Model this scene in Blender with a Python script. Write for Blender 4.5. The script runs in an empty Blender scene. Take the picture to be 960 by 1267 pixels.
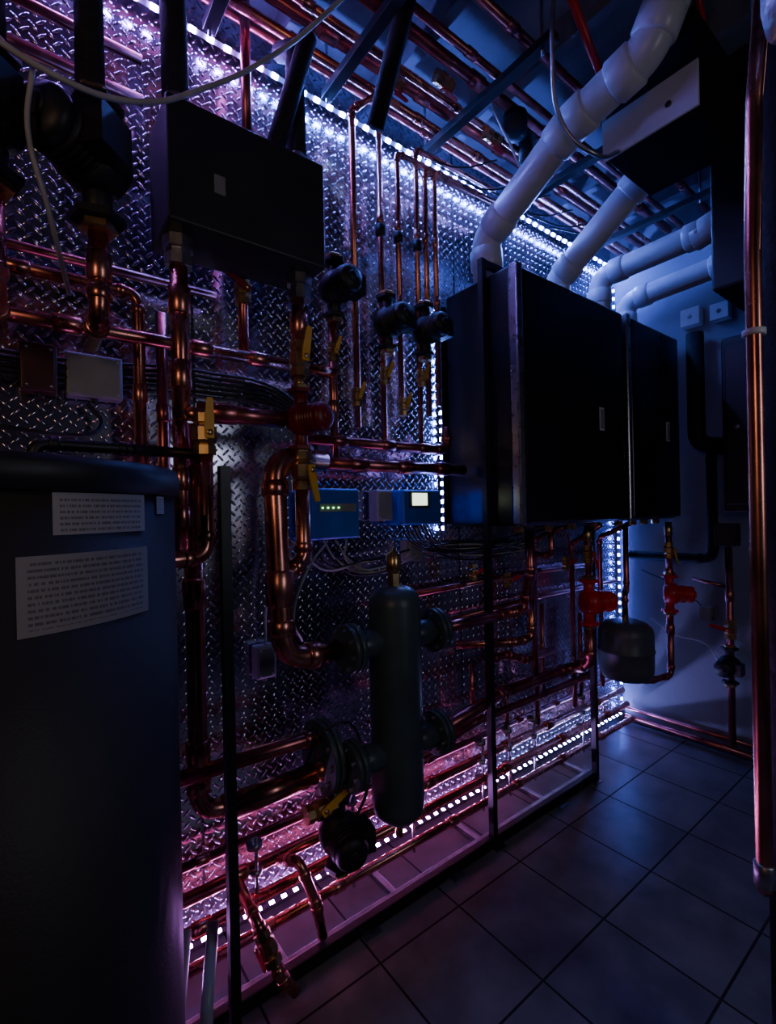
import bpy, math, random
from mathutils import Vector, Matrix
random.seed(7)
scene=bpy.context.scene
V=Vector
# ------------------------------------------------------------------ materials
def mat(name, col, metal=0.0, rough=0.5, nscale=12, namt=0.25, bump=0.0, bscale=60, emis=None, estr=0, coat=0, ramp=None):
    m=bpy.data.materials.new(name); m.use_nodes=True
    nt=m.node_tree; b=nt.nodes['Principled BSDF']
    b.inputs['Metallic'].default_value=metal
    b.inputs['Roughness'].default_value=rough
    if coat: b.inputs['Coat Weight'].default_value=coat
    tc=nt.nodes.new('ShaderNodeTexCoord')
    n=nt.nodes.new('ShaderNodeTexNoise'); n.inputs['Scale'].default_value=nscale; n.inputs['Detail'].default_value=5
    nt.links.new(tc.outputs['Object'],n.inputs['Vector'])
    r=nt.nodes.new('ShaderNodeValToRGB'); e=r.color_ramp.elements
    e[0].position=.3; e[1].position=.7
    c2=ramp if ramp else tuple(max(0,c*(1-namt*1.6)) for c in col)
    e[0].color=(*c2,1); e[1].color=(*[min(1,c*(1+namt*.3)) for c in col],1)
    nt.links.new(n.outputs['Fac'],r.inputs['Fac']); nt.links.new(r.outputs['Color'],b.inputs['Base Color'])
    mr=nt.nodes.new('ShaderNodeMapRange'); mr.inputs['To Min'].default_value=max(.03,rough*.75); mr.inputs['To Max'].default_value=min(1,rough*1.3)
    nt.links.new(n.outputs['Fac'],mr.inputs['Value']); nt.links.new(mr.outputs['Result'],b.inputs['Roughness'])
    if bump:
        n2=nt.nodes.new('ShaderNodeTexNoise'); n2.inputs['Scale'].default_value=bscale
        nt.links.new(tc.outputs['Object'],n2.inputs['Vector'])
        bp=nt.nodes.new('ShaderNodeBump'); bp.inputs['Strength'].default_value=bump; bp.inputs['Distance'].default_value=.01
        nt.links.new(n2.outputs['Fac'],bp.inputs['Height']); nt.links.new(bp.outputs['Normal'],b.inputs['Normal'])
    if emis:
        b.inputs['Emission Color'].default_value=(*emis,1); b.inputs['Emission Strength'].default_value=estr
    return m
COP=mat('copper',(.82,.34,.24),1,.26,9,.3,ramp=(.42,.15,.12))
COPD=mat('copper_oxidised',(.66,.22,.20),1,.30,14,.4,ramp=(.30,.08,.09))
BRS=mat('brass',(.80,.56,.25),1,.28,25,.2)
BLK=mat('black_plastic',(.016,.016,.019),0,.48,20,.2)
BLKS=mat('black_steel',(.012,.012,.015),0,.42,6,.2)
HXM=mat('charcoal_enamel',(.022,.021,.025),0,.45,6,.2)
BLKM=mat('boiler_enamel',(.006,.006,.008),0,.28,3,.2)
RUB=mat('pipe_insulation',(.010,.010,.012),0,.75,60,.3,bump=.3)
TANKM=mat('tank_jacket',(.030,.028,.027),.0,.55,4,.2,bump=.08,bscale=200)
CHR=mat('satin_chrome',(.45,.42,.45),1,.28,30,.1)
GAL=mat('galvanised_steel',(.5,.5,.54),1,.35,25,.25)
PVC=mat('white_pvc',(.60,.61,.66),0,.30,5,.08)
WHT=mat('white_enamel',(.62,.62,.65),0,.4,8,.08)
GRY=mat('grey_enclosure',(.30,.31,.33),.2,.45,10,.15)
BLU=mat('blue_plastic',(.02,.13,.70),0,.35,8,.1)
YEL=mat('yellow_handle',(.85,.48,.02),0,.45,10,.1)
RED=mat('red_enamel',(.80,.012,.018),0,.32,10,.2)
DRED=mat('dark_red_enamel',(.20,.010,.016),0,.35,10,.2)
RBOX=mat('maroon_box',(.07,.006,.010),0,.45,10,.2)
SEP=mat('green_grey_enamel',(.06,.092,.10),.0,.35,8,.2)
FOIL=mat('foil_wrap',(.6,.6,.62),.7,.4,15,.1,bump=1.0,bscale=25)
EXPM=mat('tank_grey_enamel',(.10,.11,.125),0,.4,8,.1)
CAB=mat('cable_black',(.01,.01,.012),0,.45)
CABW=mat('cable_white',(.50,.50,.50),0,.45)
CONC=mat('wall_paint',(.25,.27,.34),0,.55,3,.12,bump=.15,bscale=35)
CEIL=mat('ceiling_paint',(.18,.19,.24),0,.7,5,.2,bump=.3,bscale=20)
DKP=mat('dark_paint',(.02,.02,.022),0,.8)
REDP=mat('red_tube',(.6,.01,.015),0,.35)
SCR=mat('lcd_screen',(.7,.75,.6),0,.3,emis=(.85,1,.75),estr=2.4)
LEDG=mat('green_indicator',(.1,.8,.2),0,.3,emis=(.35,1,.3),estr=6)
TAPE=mat('led_tape',(.12,.12,.14),0,.5)
def emat(name,c,s):
    m=bpy.data.materials.new(name); m.use_nodes=True; nt=m.node_tree
    b=nt.nodes['Principled BSDF']; b.inputs['Base Color'].default_value=(.8,.8,.8,1)
    b.inputs['Emission Color'].default_value=(*c,1); b.inputs['Emission Strength'].default_value=s
    return m
LBLUE=emat('led_blue',(.12,.22,1.0),470)
LBLU2=emat('led_blue_soft',(.14,.25,1.0),220)
LCRN=emat('led_blue_corner',(.11,.19,1.0),85)
LVIO=emat('led_violet',(.36,.18,1.0),390)
LPNK=emat('led_pink',(.70,.25,.98),300)
LWHT=emat('led_cool',(.30,.34,1.0),320)

DIA=mat('diamond_plate_aluminium',(.60,.60,.70),1,.17,3.0,.25,bump=.07,bscale=9)
def label_mat(name,freq,base=(.42,.42,.44)):
    m=mat(name,base,0,.5); nt=m.node_tree; b=nt.nodes['Principled BSDF']
    uv=nt.nodes.new('ShaderNodeUVMap'); sp=nt.nodes.new('ShaderNodeSeparateXYZ'); nt.links.new(uv.outputs[0],sp.inputs[0])
    def M(op,a,bb=None,c=None):
        n=nt.nodes.new('ShaderNodeMath'); n.operation=op
        for i,x in enumerate((a,bb,c)):
            if x is None: continue
            if isinstance(x,(int,float)): n.inputs[i].default_value=x
            else: nt.links.new(x,n.inputs[i])
        return n.outputs[0]
    fy=M('FRACT',M('MULTIPLY',sp.outputs[1],freq)); line=M('GREATER_THAN',fy,.55)
    nn=nt.nodes.new('ShaderNodeTexNoise'); nn.inputs['Scale'].default_value=1
    cm=nt.nodes.new('ShaderNodeCombineXYZ')
    nt.links.new(M('MULTIPLY',sp.outputs[0],50),cm.inputs[0]); nt.links.new(M('FLOOR',M('MULTIPLY',sp.outputs[1],freq)),cm.inputs[1])
    nt.links.new(cm.outputs[0],nn.inputs['Vector'])
    word=M('GREATER_THAN',nn.outputs['Fac'],.47)
    mx=M('MULTIPLY',M('LESS_THAN',M('ABSOLUTE',M('SUBTRACT',sp.outputs[0],.5)),.44),M('LESS_THAN',M('ABSOLUTE',M('SUBTRACT',sp.outputs[1],.5)),.43))
    ink=M('MULTIPLY',M('MULTIPLY',line,word),M('MULTIPLY',mx,.7))
    mi=nt.nodes.new('ShaderNodeMix'); mi.data_type='RGBA'
    nt.links.new(ink,mi.inputs[0]); mi.inputs[6].default_value=(*base,1); mi.inputs[7].default_value=(.05,.05,.06,1)
    nt.links.new(mi.outputs[2],b.inputs['Base Color']); return m
LAB=label_mat('printed_label',12,(.30,.29,.32))
LAB2=label_mat('printed_label_small',7,(.38,.37,.40))

def floor_mat():
    m=bpy.data.materials.new('slate_tile'); m.use_nodes=True; nt=m.node_tree; b=nt.nodes['Principled BSDF']
    tc=nt.nodes.new('ShaderNodeTexCoord'); sp=nt.nodes.new('ShaderNodeSeparateXYZ'); nt.links.new(tc.outputs['Object'],sp.inputs[0])
    def M(op,a,bb=None):
        n=nt.nodes.new('ShaderNodeMath'); n.operation=op
        for i,x in enumerate((a,bb)):
            if x is None: continue
            if isinstance(x,(int,float)): n.inputs[i].default_value=x
            else: nt.links.new(x,n.inputs[i])
        return n.outputs[0]
    def edge(o,off):
        q=M('DIVIDE',M('SUBTRACT',o,off),.345)
        return M('ABSOLUTE',M('SUBTRACT',M('FRACT',M('ADD',q,20.5)),.5)), M('FLOOR',M('ADD',q,20))
    ex,ix=edge(sp.outputs[0],.17); ey,iy=edge(sp.outputs[1],.18)
    g=M('LESS_THAN',M('MINIMUM',ex,ey),.011)
    cm=nt.nodes.new('ShaderNodeCombineXYZ'); nt.links.new(ix,cm.inputs[0]); nt.links.new(iy,cm.inputs[1])
    wn=nt.nodes.new('ShaderNodeTexWhiteNoise'); nt.links.new(cm.outputs[0],wn.inputs['Vector'])
    n=nt.nodes.new('ShaderNodeTexNoise'); n.inputs['Scale'].default_value=7; n.inputs['Detail'].default_value=8; nt.links.new(tc.outputs['Object'],n.inputs['Vector'])
    r=nt.nodes.new('ShaderNodeValToRGB'); e=r.color_ramp.elements; e[0].position=.3;e[1].position=.75
    e[0].color=(.12,.125,.15,1); e[1].color=(.24,.245,.28,1)
    nt.links.new(M('ADD',n.outputs['Fac'],M('MULTIPLY',M('SUBTRACT',wn.outputs['Value'],.5),.15)),r.inputs['Fac'])
    mi=nt.nodes.new('ShaderNodeMix'); mi.data_type='RGBA'; nt.links.new(g,mi.inputs[0]); nt.links.new(r.outputs[0],mi.inputs[6]); mi.inputs[7].default_value=(.015,.015,.017,1)
    nt.links.new(mi.outputs[2],b.inputs['Base Color'])
    nt.links.new(M('ADD',M('MULTIPLY',g,.4),M('ADD',M('MULTIPLY',n.outputs['Fac'],.25),.22)),b.inputs['Roughness'])
    bp=nt.nodes.new('ShaderNodeBump'); bp.inputs['Strength'].default_value=.35; bp.inputs['Distance'].default_value=.006
    nt.links.new(M('SUBTRACT',M('MULTIPLY',n.outputs['Fac'],.6),M('MULTIPLY',g,1.0)),bp.inputs['Height']); nt.links.new(bp.outputs[0],b.inputs['Normal'])
    return m
FLR=floor_mat()

# ------------------------------------------------------------------ mesh builder
class B:
    def __init__(s): s.v=[];s.f=[];s.m=[];s.sm=[];s.mats=[]
    def mi(s,m):
        if m not in s.mats: s.mats.append(m)
        return s.mats.index(m)
    def add(s,vs,fs,m,smooth=True):
        o=len(s.v); s.v+= [tuple(x) for x in vs]; k=s.mi(m)
        for f in fs: s.f.append(tuple(i+o for i in f)); s.m.append(k); s.sm.append(smooth)
    def box(s,a,b,m,bev=0.0):
        x0,y0,z0=[min(a[i],b[i]) for i in range(3)];x1,y1,z1=[max(a[i],b[i]) for i in range(3)]
        if bev<=0:
            vs=[(x0,y0,z0),(x1,y0,z0),(x1,y1,z0),(x0,y1,z0),(x0,y0,z1),(x1,y0,z1),(x1,y1,z1),(x0,y1,z1)]
            s.add(vs,[(0,3,2,1),(4,5,6,7),(0,1,5,4),(1,2,6,5),(2,3,7,6),(3,0,4,7)],m,False); return
        import bmesh
        bm=bmesh.new(); bmesh.ops.create_cube(bm,size=1)
        for v in bm.verts: v.co=V(((x0+x1)/2+v.co.x*(x1-x0),(y0+y1)/2+v.co.y*(y1-y0),(z0+z1)/2+v.co.z*(z1-z0)))
        bmesh.ops.bevel(bm,geom=bm.edges[:],offset=bev,segments=3,affect='EDGES',profile=.5)
        bm.verts.index_update()
        s.add([v.co[:] for v in bm.verts],[[v.index for v in f.verts] for f in bm.faces],m,False); bm.free()
    def rev(s,p,ax,prof,m,seg=20,smooth=True):
        ax=V(ax).normalized(); p=V(p)
        u=ax.orthogonal().normalized(); w=ax.cross(u)
        vs=[]
        for t,r in prof:
            for i in range(seg):
                a=2*math.pi*i/seg; vs.append(p+ax*t+(u*math.cos(a)+w*math.sin(a))*r)
        fs=[]
        for j in range(len(prof)-1):
            for i in range(seg):
                k=(i+1)%seg; fs.append((j*seg+i,j*seg+k,(j+1)*seg+k,(j+1)*seg+i))
        fs.append(tuple(range(seg))[::-1]); fs.append(tuple((len(prof)-1)*seg+i for i in range(seg)))
        s.add(vs,fs,m,smooth)
    def cyl(s,a,b,r,m,seg=16,smooth=True,bev=None):
        a=V(a);b=V(b);L=(b-a).length; e=bev if bev is not None else min(r*.12,L*.2)
        s.rev(a,b-a,[(0,r-e),(e,r),(L-e,r),(L,r-e)],m,seg,smooth)
    def tube(s,pts,r,m,bend=None,seg=14,fit=True,fm=None,ridge=1.22):
        pts=[V(p) for p in pts]; bend=bend or r*2.3
        path=[pts[0]]; fits=[]
        for i in range(1,len(pts)-1):
            p=pts[i]; d0=(pts[i-1]-p); d1=(pts[i+1]-p); l0,l1=d0.length,d1.length; d0.normalize(); d1.normalize()
            ang=d0.angle(d1)
            if ang>math.pi-.02: path.append(p); continue
            t=min(bend/math.tan(ang/2) if ang<3 else 0,l0*.48,l1*.48); t=max(t,1e-4)
            a=p+d0*t; c=p+d1*t
            n=7
            for k in range(n+1):
                q=k/n; path.append(a*(1-q)**2+p*2*q*(1-q)+c*q*q)
            fits.append((a,d0));fits.append((c,d1))
        path.append(pts[-1])
        T=[]
        for i in range(len(path)):
            a=path[max(i-1,0)];b=path[min(i+1,len(path)-1)]; T.append((b-a).normalized())
        u=T[0].orthogonal().normalized(); vs=[]
        for i,p in enumerate(path):
            if i: 
                u=(u-T[i]*u.dot(T[i])); u.normalize()
            w=T[i].cross(u)
            for k in range(seg):
                a=2*math.pi*k/seg; vs.append(p+(u*math.cos(a)+w*math.sin(a))*r)
        fs=[]
        for j in range(len(path)-1):
            for i in range(seg):
                k=(i+1)%seg; fs.append((j*seg+i,j*seg+k,(j+1)*seg+k,(j+1)*seg+i))
        fs.append(tuple(range(seg))[::-1]); fs.append(tuple((len(path)-1)*seg+i for i in range(seg)))
        s.add(vs,fs,m)
        if fit:
            for a,d in fits: s.cyl(a-d*r*.3,a+d*r*1.1,r*ridge,fm or m,seg)
    def coupling(s,p,ax,r,m): 
        p=V(p);ax=V(ax).normalized(); s.cyl(p-ax*r*1.6,p+ax*r*1.6,r*1.22,m)
    def obj(s,name,parent=None):
        me=bpy.data.meshes.new(name); me.from_pydata(s.v,[],s.f)
        for m in s.mats: me.materials.append(m)
        me.polygons.foreach_set('material_index',s.m); me.polygons.foreach_set('use_smooth',s.sm)
        me.update(); o=bpy.data.objects.new(name,me); scene.collection.objects.link(o)
        if parent: o.parent=parent
        return o

# ------------------------------------------------------------------ room
YW=1.62; XB=3.14; ZC=3.2
b=B(); b.box((-1.3,-1.3,-.05),(XB+.05,YW+.05,0),FLR); b.obj('floor')
b=B(); b.box((-1.3,-1.3,ZC),(XB+.05,YW+.05,ZC+.05),CEIL); b.obj('ceiling')
b=B(); b.box((XB,-1.3,0),(XB+.05,YW,ZC),CONC); b.obj('wall_back')
b=B(); b.box((-1.3,-1.35,0),(XB,-1.3,ZC),DKP); b.obj('wall_right')
b=B(); b.box((-1.35,-1.3,0),(-1.3,YW,ZC),DKP); b.obj('wall_front')
b=B(); b.box((-1.3,YW,0),(XB,YW+.05,ZC),DIA)
c=.0265; s2=math.sqrt(.5); a0,b0,hh=.0160,.0046,.0036
vs=[];fs=[]
N=int(5/c)+2
for i in range(-N,N):
    for j in range(-N,N):
        cx=(i-j)*c*s2+1.0; cz=(i+j)*c*s2+1.5
        if cx<-.35 or cx>XB-.02 or cz<.02 or cz>ZC-.02: continue
        sg=1 if (i+j)%2==0 else -1
        dx,dz=s2,s2*sg; px,pz=-dz,dx
        o=len(vs)
        for k in range(8):
            a=math.pi*k/4; u=math.cos(a)*a0; w=math.sin(a)*b0
            vs.append((cx+dx*u+px*w,YW,cz+dz*u+pz*w))
        for q in (1,-1):
            vs.append((cx+dx*a0*.5*q,YW-hh,cz+dz*a0*.5*q))
        A,C=o+8,o+9
        for k in range(8):
            k2=(k+1)%8
            top=A if k in(7,0) else (C if k in(3,4) else None)
            if top is not None: fs.append((o+k,o+k2,top))
        fs+= [(o+1,o+2,A),(o+2,C,A),(o+2,o+3,C),(o+5,o+6,C),(o+6,A,C),(o+6,o+7,A)]
b.add(vs,fs,DIA,True)
for x in (.45,1.66,2.86): b.box((x-.004,YW-.0015,0),(x+.004,YW+.001,ZC),BLK)
b.obj('wall_left')
b=B()
for k in range(10):
    x=-.9+.42*k; b.box((x-.02,-1.3,ZC-.10),(x+.02,YW,ZC),CEIL)
b.obj('trim_1')
# ------------------------------------------------------------------ LED strips
def strip(p0,p1,face,mf,name,step=.052,tapew=.012,hl=.0085,hw=.006,oneside=False):
    p0=V(p0);p1=V(p1);d=(p1-p0);L=d.length;d.normalize();f=V(face).normalized();w=d.cross(f)
    b=B()
    def quadbox(c,hl,hw,hf,m,faces=None):
        vs=[]
        for a in(-1,1):
            for bb in(-1,1):
                for cc in (-1,1): vs.append(c+d*a*hl+w*bb*hw+f*cc*hf)
        F=[(0,1,3,2),(4,6,7,5),(0,4,5,1),(2,3,7,6),(0,2,6,4),(1,5,7,3)]
        if faces=='front': 
            b.add(vs,F[:5],TAPE,False); b.add(vs,F[5:],m,False)
        else: b.add(vs,F,m,False)
    quadbox((p0+p1)/2,L/2,tapew/2,.0015,TAPE)
    n=int(L/step)
    for i in range(n):
        t=(i+.5)/n; quadbox(p0+d*L*t+f*.0042,hl,hw,.0025,mf(t),'front' if oneside else None)
    return b.obj(name)
strip((-.3,1.572,2.95),(XB-.03,1.572,2.95),(0,-.75,-.66),lambda t: LVIO if t<.30 else LBLUE,'led_strip',step=.055,hl=.010,hw=.0075,tapew=.015)
strip((1.540,1.600,1.30),(1.540,1.600,2.36),(-1,-.12,0),lambda t:LBLU2,'led_strip',oneside=True,step=.04,hw=.007)
strip((XB-.022,1.595,.06),(XB-.022,1.595,2.85),(-1,-1,0),lambda t:LCRN,'led_strip')
strip((.05,1.590,.045),(XB-.03,1.590,.045),(0,-.35,.94),lambda t:LPNK if t<.62 else LWHT,'led_strip',step=.045,oneside=True)

# ------------------------------------------------------------------ storage tank
def storage_tank():
    c=V((-.079,1.097,0)); R=.33
    b=B()
    b.rev(c,(0,0,1),[(.0,R-.03),(.03,R-.03),(.035,R),(1.44,R)],TANKM,72)
    b.rev(c,(0,0,1),[(1.438,R+.004),(1.44,R+.010),(1.475,R+.010),(1.487,R+.004),(1.492,R-.03),(1.50,.06),(1.50,.0)],BLK,72)
    def lab(a0,a1,z0,z1,m):
        n=14; vs=[];fs=[]
        for i in range(n+1):
            a=math.radians(a0+(a1-a0)*i/n)
            for z in(z0,z1): vs.append((c.x+math.cos(a)*(R+.002),c.y+math.sin(a)*(R+.002),z))
        for i in range(n): fs.append((2*i,2*i+2,2*i+3,2*i+1))
        q=B(); q.add(vs,fs,m,True); o=q.obj('label',root)
        uvl=o.data.uv_layers.new(name='UVMap')
        for p in o.data.polygons:
            for li in p.loop_indices:
                vi=o.data.loops[li].vertex_index; uvl.data[li].uv=((vi//2)/n,vi%2)
    root=b.obj('storage_tank')
    lab(289.5,315.7,1.378,1.436,LAB2)
    lab(282.3,316.6,1.247,1.352,LAB)
    lab(322,327,1.405,1.435,LAB2)
    return root
storage_tank()

# ------------------------------------------------------------------ boilers
def boiler(x0,x1,y0,y1,z0,z1):
    b=B()
    b.box((x0,y0+.03,z0),(x1,y1,z1),BLKM,.012)
    b.box((x0+.045,y0,z0+.01),(x1-.005,y0+.032,z1-.01),BLKM,.012)
    b.box((x0-.002,y0-.004,z0+.005),(x0+.036,y0+.04,z1+.004),CHR,.008)
    lx=x0+.735*(x1-x0)
    b.box((lx-.020,y0-.003,1.765),(lx+.020,y0+.002,1.875),WHT,.001)
    b.box((lx-.014,y0-.004,1.775),(lx+.014,y0-.002,1.865),GRY)
    for fx in (.15,.4,.62,.85):
        x=x0+fx*(x1-x0); b.cyl((x,y0+.11,z0+.01),(x,y0+.11,z0-.03),.022,BRS,6,False)
    for sx in (x0+.12,x1-.12):
        b.rev((sx,1.40,z1-.005),(0,0,1),[(0,.075),(.02,.075),(.025,.062),(.05,.062)],BLK,24)
    return b.obj('wall_boiler')
boiler(1.57,2.42,1.19,1.59,1.33,2.385)
boiler(2.455,3.07,1.19,1.59,1.33,2.385)

# ------------------------------------------------------------------ flues
def flue(pts,r=.055,m=PVC):
    b=B(); b.tube(pts,r,m,bend=r*1.6,seg=28,ridge=1.13); 
    b.coupling((V(pts[-2])+V(pts[-1]))/2,V(pts[-1])-V(pts[-2]),r*.93,m)
    return b.obj('flue_pipe')
flue([(1.67,1.42,2.41),(1.66,1.42,2.60),(1.63,.98,2.81),(1.62,.70,2.86),(1.62,.52,3.2)],.063)
flue([(2.2,1.42,2.41),(2.2,1.42,2.56),(2.19,.96,2.86),(2.19,.84,3.2)],.062)
flue([(2.62,1.42,2.41),(2.62,1.42,2.70),(2.62,.9,2.71),(2.62,.82,2.73)],.058)
flue([(2.98,1.45,2.41),(2.98,1.45,2.66),(2.98,.92,2.68),(2.98,.84,2.68)],.058)

# ------------------------------------------------------------------ valves, pumps
def valve_into(b,p,ax,r,handle=None,hm=YEL):
    p=V(p);ax=V(ax).normalized()
    b.rev(p-ax*r*2.6,ax,[(0,r*1.25),(0,r*1.45),(r*1.1,r*1.45),(r*1.3,r*1.2),(r*1.8,r*1.6),(r*3.4,r*1.6),(r*3.9,r*1.2),(r*4.1,r*1.45),(r*5.2,r*1.45)],BRS,8,False)
    if handle:
        h=V(handle[0]).normalized(); l=V(handle[1]).normalized()
        q=p+h*r*1.9; b.cyl(p,q+h*r*.5,r*.4,BRS,8)
        w=h.cross(l)
        vs=[]
        for t,ww in((-.7,.55),(1.0,.6),(4.0,.42),(4.3,.3)):
            for sh in (0,.25):
                for k in(-1,1): vs.append(q+l*r*t+w*k*r*ww+h*r*(sh+(.4 if t>1 else 0)))
        fs=[]
        for j in range(3):
            o=j*4; fs+=[(o,o+4,o+5,o+1),(o+2,o+3,o+7,o+6),(o,o+2,o+6,o+4),(o+1,o+5,o+7,o+3)]
        fs+=[(0,1,3,2),(12,14,15,13)]
        b.add(vs,fs,hm,False)
def valve(p,ax,r,handle=None,hm=YEL):
    b=B(); valve_into(b,p,ax,r,handle,hm); return b.obj('ball_valve')
def pump(p,s=1.0,body=BLK,motor=BLK,facing=(0,-1,0),axis=(0,0,1),name='circulator_pump'):
    p=V(p);f=V(facing).normalized();ax=V(axis).normalized();b=B();k=s
    b.rev(p+f*.028*k,f*1,[(-.055*k,.028*k),(-.05*k,.045*k),(-.025*k,.052*k),(.0,.050*k),(.012*k,.035*k)],body,22)
    for q in(1,-1):
        b.cyl(p+ax*q*.02*k,p+ax*q*.085*k,.020*k,body,14)
        b.rev(p+ax*q*.078*k,ax*q,[(0,.036*k),(.002,.038*k),(.012*k,.038*k),(.013*k,.036*k)],body,6,False)
        b.cyl(p+ax*q*.090*k,p+ax*q*.105*k,.027*k,BRS,6,False)
    prof=[(.0,.040*k)]
    for i in range(6): t=.008*k+i*.011*k; prof+=[(t,.043*k),(t+.006*k,.043*k),(t+.007*k,.038*k),(t+.010*k,.038*k)]
    prof+=[(.08*k,.041*k),(.092*k,.034*k),(.096*k,.015*k)]
    b.rev(p+f*.012*k,f,prof,motor,22)
    w=ax.cross(f)
    c=p+f*.045*k+w*.05*k
    vs=[c+w*a*.018*k+f*d*.03*k+ax*e*.028*k for a in(-1,1) for d in(-1,1) for e in(-1,1)]
    b.add(vs,[(0,1,3,2),(4,6,7,5),(0,4,5,1),(2,3,7,6),(0,2,6,4),(1,5,7,3)],motor,False)
    b.cyl(p+f*.106*k,p+f*.112*k,.016*k,body,12)
    return b.obj(name)
def pipe(pts,r,m=COP,name='copper_pipe',coup=(),**k):
    b=B(); b.tube(pts,r,m,**k)
    for p,ax in coup: b.coupling(p,ax,r,m)
    return b.obj(name)

b=B(); b.box((.30,1.27,2.145),(.75,1.47,2.465),HXM,.008)
b.box((.415,1.267,2.25),(.445,1.272,2.30),GRY,.001)
for x in(.345,.705):
    b.rev((x,1.36,2.145),(0,0,-1),[(-.01,.036),(.0,.040),(.03,.040),(.032,.030),(.045,.030),(.047,.036),(.075,.036)],GAL,8,False)
    b.rev((x,1.36,2.465),(0,0,1),[(-.01,.034),(.0,.040),(.03,.040),(.032,.028),(.06,.028)],GAL,8,False)
b.obj('plate_heat_exchanger')
pipe([(.345,1.36,2.525),(.345,1.36,3.2)],.034,RUB,'insulated_pipe',fit=False)
pipe([(.705,1.36,2.525),(.705,1.36,2.86),(.705,1.46,2.93)],.030,RUB,'insulated_pipe',fit=False)
pipe([(.62,1.33,2.50),(.72,1.30,2.86)],.028,RUB,'insulated_pipe',fit=False)
# left riser
pipe([(.345,1.36,2.08),(.345,1.36,1.66)],.0235,COP,coup=[((.345,1.36,1.98),(0,0,1)),((.345,1.36,1.78),(0,0,1))])
valve((.395,1.33,1.62),(0,0,1),.021,((0,-1,0),(.0,0,1)))
pipe([(.345,1.36,1.68),(.395,1.33,1.67)],.02,COP,fit=False)
pipe([(.395,1.33,1.58),(.395,1.33,1.29),(.16,1.27,1.285)],.021,COP)
pipe([(.345,1.38,1.66),(.345,1.38,1.30)],.019,COP,coup=[((.345,1.38,1.5),(0,0,1)),((.345,1.38,1.40),(0,0,1))])
pipe([(.02,1.28,1.50),(.02,1.28,1.565),(.20,1.30,1.565),(.42,1.36,1.568)],.014,BLKS,'insulated_pipe')
b=B(); b.rev((.262,1.296,1.287),(-1,-.25,0),[(0,.03),(.002,.034),(.04,.034),(.042,.022)],BLK,18); b.obj('pipe_flange')
# right riser
pipe([(.70,1.36,2.08),(.70,1.36,1.93)],.0235,COP,coup=[((.70,1.36,2.0),(0,0,1))])
valve((.70,1.36,1.885),(0,0,1),.021,((0,-1,0),(.1,0,1)))
pipe([(.70,1.36,1.84),(.70,1.36,1.775)],.021,BRS,'copper_pipe',fit=False)
pump((.70,1.36,1.695),1.05,DRED,DRED,facing=(.3,-1,0))
valve((.70,1.36,1.535),(0,0,1),.023,((.25,-1,0),(.1,0,-1)))
pipe([(.70,1.36,1.48),(.70,1.36,1.26),(.61,1.34,1.19)],.023,COP)
pipe([(.645,1.36,1.69),(.40,1.42,1.70)],.026,COPD,coup=[((.47,1.405,1.698),(1,-.25,0))])
pipe([(.80,1.40,1.575),(.605,1.36,1.575),(.605,1.32,.965),(.79,1.32,.965)],.034,COP,bend=.085,coup=[((.605,1.335,1.18),(0,0,1))])
pipe([(.385,1.42,1.66),(.385,1.42,.55),(.74,1.40,.55),(.80,1.36,.58)],.027,COP,bend=.07,coup=[((.385,1.42,1.5),(0,0,1)),((.385,1.42,1.18),(0,0,1)),((.385,1.42,.72),(0,0,1))])
pipe([(.47,1.40,.55),(.74,1.40,.55)],.037,COP,fit=False)
pipe([(.30,1.40,.68),(.78,1.40,.67),(.78,1.40,.55)],.022,COPD)
pipe([(.33,1.5,1.99),(.33,1.5,1.20)],.016,COPD,coup=[((.33,1.5,1.7),(0,0,1))])
pipe([(.33,1.5,1.2),(.33,1.5,.62)],.013,CABW,'condensate_pipe',fit=False)

# hydraulic separator
b=B(); R=.09; c=V((1.01,1.30,0))
b.rev(c,(0,0,1),[(.345,.012),(.35,.04),(.362,.068),(.385,.086),(.41,.09),(1.085,.09),(1.11,.086),(1.133,.068),(1.146,.04),(1.15,.015)],SEP,36)
b.rev(c,(0,0,1),[(1.145,.022),(1.19,.022)],BRS,6,False)
b.rev(c,(0,0,1),[(1.185,.017),(1.20,.026),(1.255,.026),(1.265,.01),(1.28,.01)],BRS,16)
b.rev(c,(0,0,1),[(.29,.014),(.35,.014)],BRS,8)
def flangeset(b,p,dx,r,rp):
    b.cyl((c.x+dx*.07,p[1],p[2]),(p[0],p[1],p[2]),rp,SEP,24)
    for o in (0,.022):
        b.rev((p[0]+dx*o,p[1],p[2]),(dx,0,0),[(0,r-.002),(.001,r),(.017,r),(.018,r-.002)],SEP,28)
    for i in range(8):
        a=2*math.pi*i/8+.2; y=p[1]+math.cos(a)*(r*.8); z=p[2]+math.sin(a)*(r*.8)
        b.cyl((p[0]-dx*.012,y,z),(p[0]+dx*.052,y,z),.007,GAL,6,False)
flangeset(b,(.845,1.30,.965),-1,.078,.045)
flangeset(b,(1.175,1.30,.965),1,.078,.045)
flangeset(b,(.845,1.30,.59),-1,.078,.045)
flangeset(b,(1.175,1.30,.59),1,.078,.045)
b.obj('hydraulic_separator')
b=B()
for o in(0,.022): b.rev((.755+o,1.40,.60),(1,0,0),[(0,.115),(.001,.118),(.017,.118),(.018,.115)],SEP,36)
for i in range(10):
    a=2*math.pi*i/10; b.cyl((.745,1.40+math.cos(a)*.095,.60+math.sin(a)*.095),(.81,1.40+math.cos(a)*.095,.60+math.sin(a)*.095),.008,GAL,6,False)
b.obj('pipe_flange')
pump((.83,1.40,.33),1.35,BLK,BLK,facing=(-.2,-1,0))
valve((.74,1.36,.455),(1,0,0),.02,((0,-1,.3),(.9,0,.5)))
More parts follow.
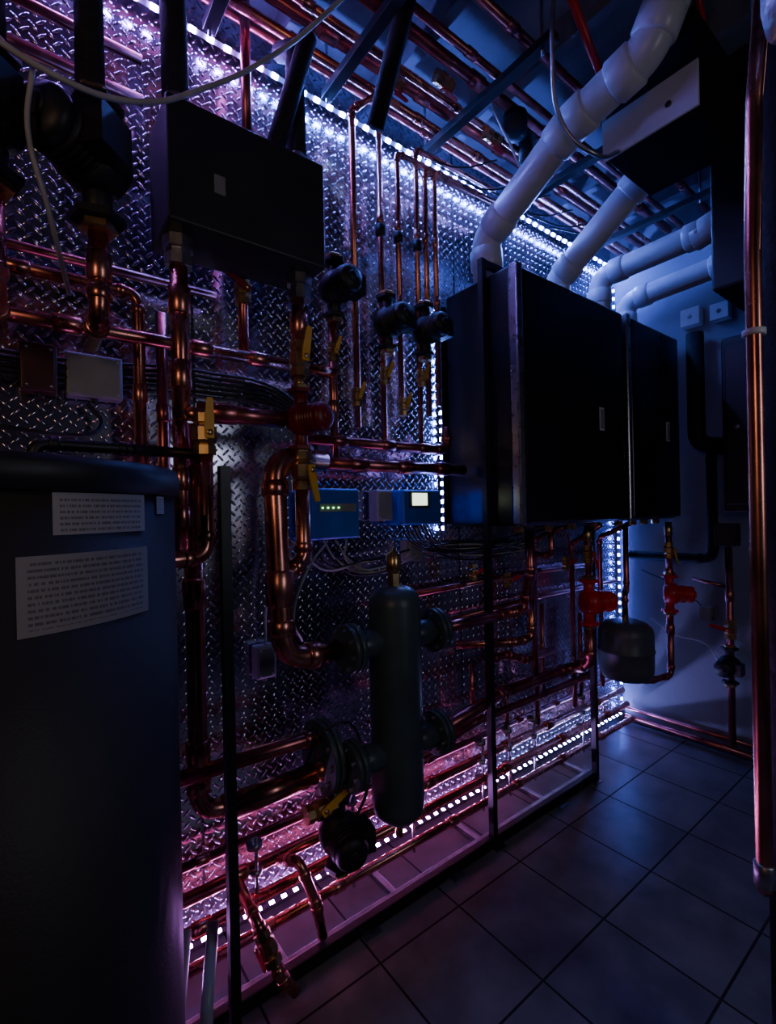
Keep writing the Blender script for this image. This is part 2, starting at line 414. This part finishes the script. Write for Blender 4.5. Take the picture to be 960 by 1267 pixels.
pipe([(1.215,1.30,.965),(1.62,1.34,.95),(1.77,1.34,.95),(1.77,1.30,1.12),(1.77,1.30,1.30)],.021,COPD,bend=.05)
pipe([(1.215,1.30,.59),(1.70,1.42,.57),(2.24,1.42,.57),(2.24,1.30,.62),(2.24,1.30,.80)],.026,COPD,bend=.06)
pipe([(1.215,1.42,.44),(1.6,1.5,.44),(2.6,1.5,.44),(2.60,1.5,.8)],.018,COPD)

def riser(x,z0,z1,y=1.30,r=.017,m=COPD,val=None):
    b=B(); b.tube([(x,y,z0),(x,y,z1)],r,m,fit=False); b.coupling((x,y,z1-.05),(0,0,1),r,BRS); b.coupling((x,y,z0+.02),(0,0,1),r,m)
    if val: valve_into(b,(x,y,val),(0,0,1),r,((0,-1,0),(.2,0,-1)),YEL if random.random()<.3 else RED)
    return b.obj('copper_pipe')
riser(2.24,1.02,1.31,val=1.17)
pump((2.24,1.30,.93),1.25,RED,RED,facing=(1,-.55,0))
riser(2.24,.66,.82)
riser(2.91,1.0,1.31,y=1.2,val=1.15)
pump((2.91,1.2,.905),1.15,RED,RED,facing=(.5,-1,0))
pipe([(2.91,1.2,.79),(2.91,1.2,.44),(2.74,1.24,.44),(2.70,1.3,.44)],.018,COPD,coup=[((2.91,1.2,.7),(0,0,1))])
pipe([(2.62,1.3,1.31),(2.62,1.3,.95),(2.50,1.25,.95),(2.50,1.25,.82)],.014,COPD)
pipe([(1.77,1.30,1.0),(1.77,1.30,.83),(1.66,1.32,.83),(1.45,1.45,.83)],.017,COP)
pipe([(1.93,1.3,1.31),(1.93,1.3,1.18),(2.0,1.45,1.18),(2.0,1.45,.57)],.013,COPD)
pipe([(2.08,1.33,1.31),(2.08,1.5,1.24),(2.08,1.5,.30)],.012,COPD)
pipe([(2.42,1.33,1.31),(2.42,1.5,1.2),(2.42,1.5,.30)],.014,COPD)
pipe([(2.75,1.33,1.31),(2.75,1.52,1.22),(2.75,1.52,.33)],.014,COPD)
pipe([(1.71,1.5,.45),(1.71,1.5,.70),(1.85,1.5,.70),(1.95,1.48,.66),(2.2,1.48,.66)],.019,COPD)
for i,(x,za,zb) in enumerate([(1.62,.45,.70),(1.86,.30,.55),(2.16,.45,.9),(2.52,.32,.80),(2.66,.25,.52)]):
    pipe([(x,1.52,za),(x,1.52,zb)],.012,COPD,coup=[((x,1.52,(za+zb)/2),(0,0,1))])
pipe([(1.30,1.55,1.05),(2.1,1.55,1.07),(2.7,1.55,1.06)],.014,COPD,coup=[((1.6,1.55,1.057),(1,0,0))])
pipe([(1.38,1.56,.90),(2.2,1.56,.93),(3.0,1.56,.93)],.012,COPD)
for x,z in((1.62,1.12),(1.86,1.06),(2.36,1.1)):
    valve((x,1.50,z),(0,0,1),.014,((0,-1,0),(1,0,.3)),RED)
b=B(); c=V((2.50,1.25,0))
b.rev(c,(0,0,1),[(.495,.02),(.50,.07),(.515,.115),(.545,.130),(.58,.133),(.648,.133),(.652,.137),(.66,.137),(.664,.133),(.735,.133),(.77,.128),(.795,.105),(.808,.07),(.812,.02)],EXPM,36)
b.cyl((2.5,1.25,.81),(2.5,1.25,.84),.016,BRS,8,False)
b.obj('expansion_tank')

# ------------------------------------------------------------------ support frame
def strut(a,b_,w):
    b=B(); a=V(a);e=V(b_); d=(e-a).normalized()
    u=V((1,0,0)) if abs(d.x)<.9 else V((0,1,0)); v=d.cross(u).normalized(); u=v.cross(d)
    vs=[p+u*i*w/2+v*j*w/2 for p in(a,e) for i,j in((-1,-1),(1,-1),(1,1),(-1,1))]
    b.add(vs,[(0,3,2,1),(4,5,6,7),(0,1,5,4),(1,2,6,5),(2,3,7,6),(3,0,4,7)],BLKS,False)
    return b
b=strut((1.545,1.345,0),(1.545,1.345,2.45),.026)
for x0,y0,z1 in((2.32,1.33,1.33),(.425,1.27,1.53)):
    q=strut((x0,y0,0),(x0,y0,z1),.026); b.add(q.v,q.f,BLKS,False)
b.box((.22,1.325,.0),(2.34,1.355,.045),BLKS,.003)
b.box((.41,1.25,.0),(.44,1.34,.03),BLKS,.003)
b.box((.22,1.36,.0),(2.34,1.385,.03),GAL,.003)
b.box((1.53,1.335,2.42),(1.72,1.355,2.45),BLKS,.002)
for x in(.62,1.05,1.5,1.95,2.32): b.box((x-.012,1.38,.0),(x+.012,1.58,.022),GAL,.002)
for x in (.9,1.3,1.545,2.0,2.3):
    b.box((x-.03,1.30,.0),(x+.03,1.38,.006),GAL)
b.obj('steel_support_frame')

for (y,z,r,m) in ((1.53,.245,.020,COP),(1.50,.165,.018,COP),(1.55,.33,.014,COPD),(1.46,.09,.016,COP)):
    b=B(); b.tube([(.0,y,z),(3.0,y,z)],r,m,fit=False)
    for x in (.5,.95,1.35,1.9,2.3,2.7): b.coupling((x+random.uniform(-.1,.1),y,z),(1,0,0),r,m)
    b.obj('copper_pipe')
pipe([(.52,1.50,.25),(.52,1.36,.22),(.56,1.28,.09),(.60,1.27,.03)],.016,COP)
pipe([(.66,1.50,.25),(.68,1.40,.30),(.72,1.36,.16),(.74,1.36,.05)],.016,COP)
valve((.54,1.32,.155),(.25,-.5,-.8),.017,((-1,0,.3),(0,-1,0)),RED)
for x in (.58,.95,1.24,1.66,1.85,2.05,2.5):
    b=B(); b.cyl((x,1.50,.02),(x,1.50,.36),.006,GAL,8); 
    for z in(.165,.245,.33): b.rev((x,1.515,z-.008),(0,0,1),[(0,.026),(.016,.026)],GAL,12)
    b.obj('pipe_hanger')
pipe([(.34,1.24,.0),(.35,1.26,.15),(.40,1.36,.28)],.016,PVC,'drain_hose',fit=False)
pipe([(.29,1.26,.0),(.29,1.28,.15),(.34,1.40,.26)],.013,PVC,'drain_hose',fit=False)

# ------------------------------------------------------------------ mid/left copper
pipe([(-.6,1.5,2.03),(.27,1.5,2.03),(.27,1.5,1.50)],.016,COP,coup=[((.0,1.5,2.03),(1,0,0)),((.27,1.5,1.75),(0,0,1))])
pipe([(-.6,1.49,1.905),(.90,1.49,1.905)],.020,COP,coup=[((.1,1.49,1.905),(1,0,0)),((.44,1.49,1.905),(1,0,0)),((.62,1.49,1.905),(1,0,0))])
pipe([(-.6,1.54,2.10),(.5,1.54,2.10)],.013,COPD)
pipe([(-.6,1.54,2.62),(.3,1.54,2.62)],.016,COPD)
pipe([(-.6,1.54,2.74),(.3,1.54,2.74)],.013,COPD)
pipe([(.15,1.28,2.08),(.15,1.28,1.86),(.15,1.48,1.86)],.022,COP,coup=[((.15,1.28,1.98),(0,0,1))])
pipe([(-.04,1.28,2.08),(-.04,1.28,1.86),(-.04,1.48,1.86)],.022,COP)
pipe([(.14,1.28,2.36),(.14,1.28,3.1)],.030,RUB,'insulated_pipe')
pipe([(-.04,1.28,2.36),(-.04,1.28,3.1)],.030,RUB,'insulated_pipe')
pump((.15,1.28,2.22),1.55,BLK,BLK,facing=(-.7,-.7,0))
pump((-.04,1.28,2.24),1.5,BLK,BLK,facing=(-.7,-.7,0))
pipe([(.575,1.5,2.30),(.575,1.5,1.92)],.016,COPD,coup=[((.575,1.5,2.1),(0,0,1))])
valve((.575,1.5,2.12),(0,0,1),.018,((0,-1,0),(-1,0,.4)),DRED)
pipe([(.60,1.5,2.62),(.60,1.5,3.15)],.016,COPD)
pipe([(.90,1.49,2.09),(.90,1.49,1.60)],.016,COP,coup=[((.90,1.49,1.78),(0,0,1))])
pipe([(.75,1.49,1.66),(1.46,1.49,1.66),(1.46,1.49,1.76)],.019,COPD,coup=[((.92,1.49,1.66),(1,0,0)),((1.14,1.49,1.66),(1,0,0)),((1.33,1.49,1.66),(1,0,0))])
pipe([(.80,1.46,1.575),(1.53,1.46,1.575)],.023,COPD,coup=[((.98,1.46,1.575),(1,0,0)),((1.2,1.46,1.575),(1,0,0)),((1.4,1.46,1.575),(1,0,0))])
pipe([(1.01,1.5,1.72),(1.01,1.5,2.92),(1.10,1.44,2.98)],.013,COP)
for x,zt,zb in((1.135,3.05,1.68),(1.225,2.85,1.80),(1.325,2.91,1.68),(1.375,2.84,1.8),(1.43,2.86,1.85)):
    pts=[(x,1.5,zb),(x,1.5,zt)]
    if zt<3: pts.append((x+.5,1.5,zt+.02))
    pipe(pts,.0115,COP,coup=[((x,1.5,zb+.45),(0,0,1)),((x,1.5,2.55),(0,0,1))])
for x,z in((.90,2.20),(1.135,2.13),(1.33,2.14)):
    pump((x,1.47,z),1.15,BLK,BLK)
for x,z in((1.0,1.83),(1.135,1.93),(1.225,1.82),(1.325,1.95),(.9,1.98)):
    valve((x,1.49,z),(0,0,1),.013,((0,-1,0),(.3,0,1)))
for x in (1.135,1.225,1.325): 
    b=B(); b.rev((x,1.5,2.48),(0,0,1),[(0,.012),(.005,.02),(.04,.022),(.05,.012)],BLK,12); b.obj('check_valve')

# ------------------------------------------------------------------ ceiling pipes
for (y,z,r,m,x0) in ((1.52,3.02,.013,COPD,.2),(1.46,3.0,.016,COP,.3),(1.40,3.03,.020,COPD,.0),(1.33,3.0,.014,COP,.2),(1.24,3.05,.022,COPD,.0),(1.14,3.0,.014,COPD,.2),(1.02,3.04,.016,COPD,.3)):
    b=B(); b.tube([(x0,y,z),(3.1,y,z)],r,m,fit=False)
    for x in (.8,1.3,1.8,2.2,2.6): b.coupling((x+random.uniform(-.15,.15),y,z),(1,0,0),r,m)
    b.obj('copper_pipe')
b=B()
for x in(.50,.93,1.42,2.05,2.75):
    b.box((x-.02,.9,2.945),(x+.02,1.55,2.975),BLKS,.002)
    for y in (.95,1.54): b.cyl((x,y,2.93),(x,y,3.2),.006,GAL,8)
b.obj('pipe_trapeze_hanger')
pipe([(.97,1.30,2.70),(.98,1.02,3.18)],.03,RUB,'insulated_pipe',fit=False)
pipe([(1.39,.84,3.05),(1.9,.95,2.97),(2.04,.98,3.12)],.013,REDP,'red_tubing')
pipe([(1.72,.60,3.1),(1.98,.66,3.06),(2.06,.70,3.14)],.013,REDP,'red_tubing')
b=B(); b.tube([(1.8,1.30,3.06),(1.8,1.30,2.93)],.03,BLK,fit=False); b.rev((1.65,1.24,3.0),(0,0,-1),[(-.03,.05),(.0,.05),(.05,.045),(.06,.02)],BLK,16); b.obj('air_vent')
for x,y in ((1.25,1.25),(1.6,1.32),(1.1,1.36)):
    valve((x,y,2.97),(1,0,0),.016,((0,0,-1),(1,0,0)),REDP)

b=B(); b.box((1.75,.61,2.69),(2.10,.91,3.02),BLKS,.004)
b.box((1.742,.60,2.685),(1.752,.92,2.835),WHT,.003)
b.cyl((1.742,.69,2.745),(1.736,.69,2.745),.010,BLK,12)
b.obj('fan_coil_unit')
b=B(); b.box((2.27,.25,2.28),(3.05,.75,3.19),BLKS,.01); b.box((2.32,.21,2.34),(2.99,.252,3.1),BLKS,.006); b.obj('air_handler_cabinet')
b=B(); b.box((2.92,.45,1.36),(3.13,.93,2.27),BLKS,.01); b.box((2.905,.47,1.40),(2.922,.91,2.23),BLKS,.006)
b.cyl((2.90,.86,1.8),(2.905,.86,1.8),.012,CHR,12); b.obj('electrical_cabinet')

# ------------------------------------------------------------------ electrics
def encl(a,b_,m,bev=.005,screws=True):
    b=B(); b.box(a,b_,m,bev); x0,x1=a[0],b_[0];z0,z1=a[2],b_[2];y=a[1]
    b.box((x0+.006,y-.003,z0+.006),(x1-.006,y+.004,z1-.006),m,.002)
    if screws:
        for x in(x0+.014,x1-.014):
            for z in (z0+.014,z1-.014): b.cyl((x,y-.005,z),(x,y+.002,z),.0035,GAL,8)
    b.cyl(((x0+x1)/2,(a[1]+b_[1])/2,z0-.012),((x0+x1)/2,(a[1]+b_[1])/2,z0+.005),.009,BLK,10)
    return b
b=encl((.10,1.55,1.735),(.235,1.60,1.855),GRY); b.obj('junction_box')
b=encl((.0,1.54,1.735),(.08,1.60,1.86),RBOX); b.obj('zone_relay_box')
b=encl((.80,1.50,1.305),(1.01,1.60,1.49),BLU,bev=.01,screws=False)
b.box((.835,1.494,1.405),(.99,1.499,1.435),GRY,.001)
for i in range(4): b.box((.845+.022*i,1.491,1.417),(.850+.022*i,1.495,1.422),LEDG)
b.obj('pump_controller')
b=encl((1.22,1.50,1.345),(1.43,1.60,1.49),BLU,bev=.01,screws=False)
b.box((1.25,1.494,1.415),(1.36,1.499,1.482),BLK,.001); b.box((1.265,1.491,1.425),(1.345,1.495,1.475),SCR); b.obj('boiler_controller')
b=encl((1.12,1.54,1.365),(1.20,1.60,1.49),GRY); b.obj('junction_box')
b=encl((1.28,1.54,1.19),(1.36,1.60,1.28),GRY); b.obj('junction_box')
b=encl((.62,1.56,.84),(.69,1.61,.95),GRY); b.obj('junction_box')
def cable(pts,r=.004,m=CAB,name='cable'):
    cu=bpy.data.curves.new(name,'CURVE'); cu.dimensions='3D'; cu.bevel_depth=r; cu.bevel_resolution=2; cu.resolution_u=8
    sp=cu.splines.new('BEZIER'); sp.bezier_points.add(len(pts)-1)
    for i,p in enumerate(pts):
        q=sp.bezier_points[i]; q.co=p; q.handle_left_type='AUTO'; q.handle_right_type='AUTO'
    cu.materials.append(m); o=bpy.data.objects.new(name,cu); scene.collection.objects.link(o); return o
for i in range(6):
    z=1.80+.012*i; cable([(-.4,1.57,z),(.1,1.565-.01*(i%2),z-.03),(.45,1.57,z-.02+.004*i),(.78,1.56,z-.06),(.9,1.56,1.55)],.005)
cable([(.15,1.57,1.72),(.18,1.55,1.66),(.05,1.5,1.62),(-.2,1.52,1.7),(-.4,1.55,1.9)],.006)
for i in range(7):
    x=.83+.025*i; cable([(x,1.55,1.30),(x+random.uniform(-.05,.1),1.53,1.22),(x+.2,1.52,1.20+random.uniform(-.04,.03)),(x+.45,1.55,1.24),(1.6,1.55,1.2+random.uniform(-.06,.06)),(2.2,1.56,1.22+random.uniform(-.05,.05))],.004,CAB if i%2 else CABW)
for i in range(8):
    x=1.25+.02*i; cable([(x,1.55,1.345),(x+.03,1.52,1.27),(x+random.uniform(.1,.4),1.5,1.22),(x+random.uniform(.5,.9),1.5,1.27),(1.75+.12*i,1.35,1.33)],.003)
cable([(.78,1.54,.95),(.72,1.48,1.05),(.76,1.46,1.2),(.88,1.52,1.30)],.004,CABW)
cable([(.66,1.58,.95),(.66,1.56,1.1),(.70,1.5,1.3),(.66,1.42,1.6)],.004,CABW)
cable([(.68,1.42,.52),(.80,1.34,.72),(.90,1.36,.62),(.92,1.36,.45),(.86,1.36,.36)],.005,CAB)
cable([(-.12,1.1,2.30),(.057,1.1,2.245),(.20,1.13,2.285),(.37,1.15,2.42),(.52,1.15,2.57),(.66,1.14,2.74),(.80,1.1,2.95),(.85,1.1,3.19)],.006,CABW)
cable([(.03,1.12,2.26),(.02,1.14,2.15),(.05,1.16,2.02),(.1,1.4,1.95)],.005,CABW)
cable([(1.36,.84,3.18),(1.40,.90,2.9),(1.50,.93,2.72),(1.62,.87,2.63),(1.74,.86,2.69)],.008,GAL,'flexible_conduit')
cable([(1.45,1.25,3.1),(1.55,1.2,2.86),(1.66,1.15,2.72),(1.78,1.0,2.9),(1.85,.95,3.1)],.004,CABW)
for i in range(6):
    cable([(1.35+.2*i,1.55,2.96),(1.5+.2*i,1.45,2.9+random.uniform(-.04,.03)),(1.7+.2*i,1.38,2.95)],.004)
# ------------------------------------------------------------------ back wall
XX=XB-.002
b=B(); b.box((XX-.06,1.08,2.44),(XX,1.18,2.54),WHT,.004); b.cyl((XX-.062,1.13,2.49),(XX-.058,1.13,2.49),.012,GRY,12); b.obj('junction_box')
b=B(); b.box((XX-.06,.94,2.43),(XX,1.03,2.52),WHT,.004); b.cyl((XX-.062,.985,2.475),(XX-.058,.985,2.475),.012,GRY,12); b.obj('junction_box')
pipe([(3.04,1.48,1.10),(3.06,1.03,1.10),(3.06,1.03,1.70),(3.06,.96,1.72)],.026,RUB,'insulated_pipe',bend=.06,ridge=1.1)
pipe([(3.06,1.10,2.38),(3.06,1.10,1.75),(3.06,.96,1.72)],.045,RUB,'insulated_pipe',fit=False)
pipe([(3.07,.96,1.25),(3.07,.96,.08)],.018,COPD,coup=[((3.07,.96,.9),(0,0,1))])
valve((3.07,.96,.72),(0,0,1),.02,((-1,0,0),(0,1,.2)),RED)
pump((3.07,.965,.52),1.1,BLK,BLK,facing=(-1,0,0))
pipe([(3.07,1.14,.98),(3.08,.98,.95)],.010,COPD)
pipe([(3.08,1.55,.05),(3.08,.80,.05)],.018,COPD)
pipe([(3.10,1.55,.10),(3.10,.80,.10)],.014,COPD)
b=encl((2.98,.90,1.18),(3.06,1.0,1.30),BLK); b.obj('actuator_box')
b=B(); b.box((XX-.012,.80,.0),(XX,1.59,.03),BLK,.002); b.obj('baseboard_back')
cable([(3.12,1.40,.70),(3.12,1.25,.62),(3.12,1.1,.60),(3.11,1.02,.5)],.004,CABW)
cable([(3.12,1.45,1.0),(3.10,1.2,.9),(3.12,1.05,.75)],.004)
b=B(); b.box((XX-.05,1.06,.74),(XX,1.12,.82),GRY,.003); b.obj('junction_box')

# ------------------------------------------------------------------ right foreground riser pair
pipe([(1.32,.30,0),(1.32,.30,3.2)],.047,RUB,'insulated_pipe',fit=False,seg=28)
b=B(); b.tube([(1.25,.34,.60),(1.168,.315,.62),(1.162,.312,1.9),(1.165,.305,2.2),(1.21,.29,2.55),(1.21,.29,3.2)],.0145,COP,bend=.06,fit=False,seg=20)
b.rev((1.164,.313,1.735),(0,0,1),[(0,.018),(.001,.020),(.012,.020),(.013,.018)],WHT,20)
b.coupling((1.167,.315,.66),(0,0,1),.0145,GAL)
b.obj('copper_pipe')
b=B(); b.rev((1.13,.22,0),(0,0,1),[(2.27,.03),(2.275,.055),(2.32,.062),(2.6,.06),(2.8,.064),(3.2,.062)],FOIL,28); b.obj('insulated_duct')

def area(name,loc,target,sx,sy,power,col):
    L=bpy.data.lights.new(name,'AREA'); L.shape='RECTANGLE'; L.size=sx; L.size_y=sy; L.energy=power; L.color=col
    o=bpy.data.objects.new(name,L); o.location=loc; o.rotation_euler=(V(target)-V(loc)).to_track_quat('-Z','Y').to_euler(); scene.collection.objects.link(o)
area('doorway_lamp',(-1.0,-.3,1.95),(.6,1.4,1.5),.3,.6,3.4,(1.0,.62,.40))
area('camera_side_fill',(1.25,-1.15,1.75),(.9,1.6,1.1),.35,.9,3.8,(.74,.78,1.0))  # soft cool fill added behind the camera to brighten the plate's centre
w=bpy.data.worlds.new('world'); scene.world=w; w.use_nodes=True
w.node_tree.nodes['Background'].inputs[0].default_value=(.02,.03,.08,1); w.node_tree.nodes['Background'].inputs[1].default_value=.1
# ------------------------------------------------------------------ camera
cam=bpy.data.cameras.new('camera'); co=bpy.data.objects.new('camera',cam); scene.collection.objects.link(co)
cam.lens=593/1267*36; cam.sensor_width=36; cam.clip_start=.02
rho=math.radians(1.2); F=V((.606,.795,0)).normalized(); R0=V((F.y,-F.x,0)); U0=V((0,0,1))
X=R0*math.cos(rho)-U0*math.sin(rho); Y=R0*math.sin(rho)+U0*math.cos(rho); Z=-F
M=Matrix(((X.x,Y.x,Z.x,0),(X.y,Y.y,Z.y,0),(X.z,Y.z,Z.z,1.4),(0,0,0,1)))
co.matrix_world=M
scene.camera=co
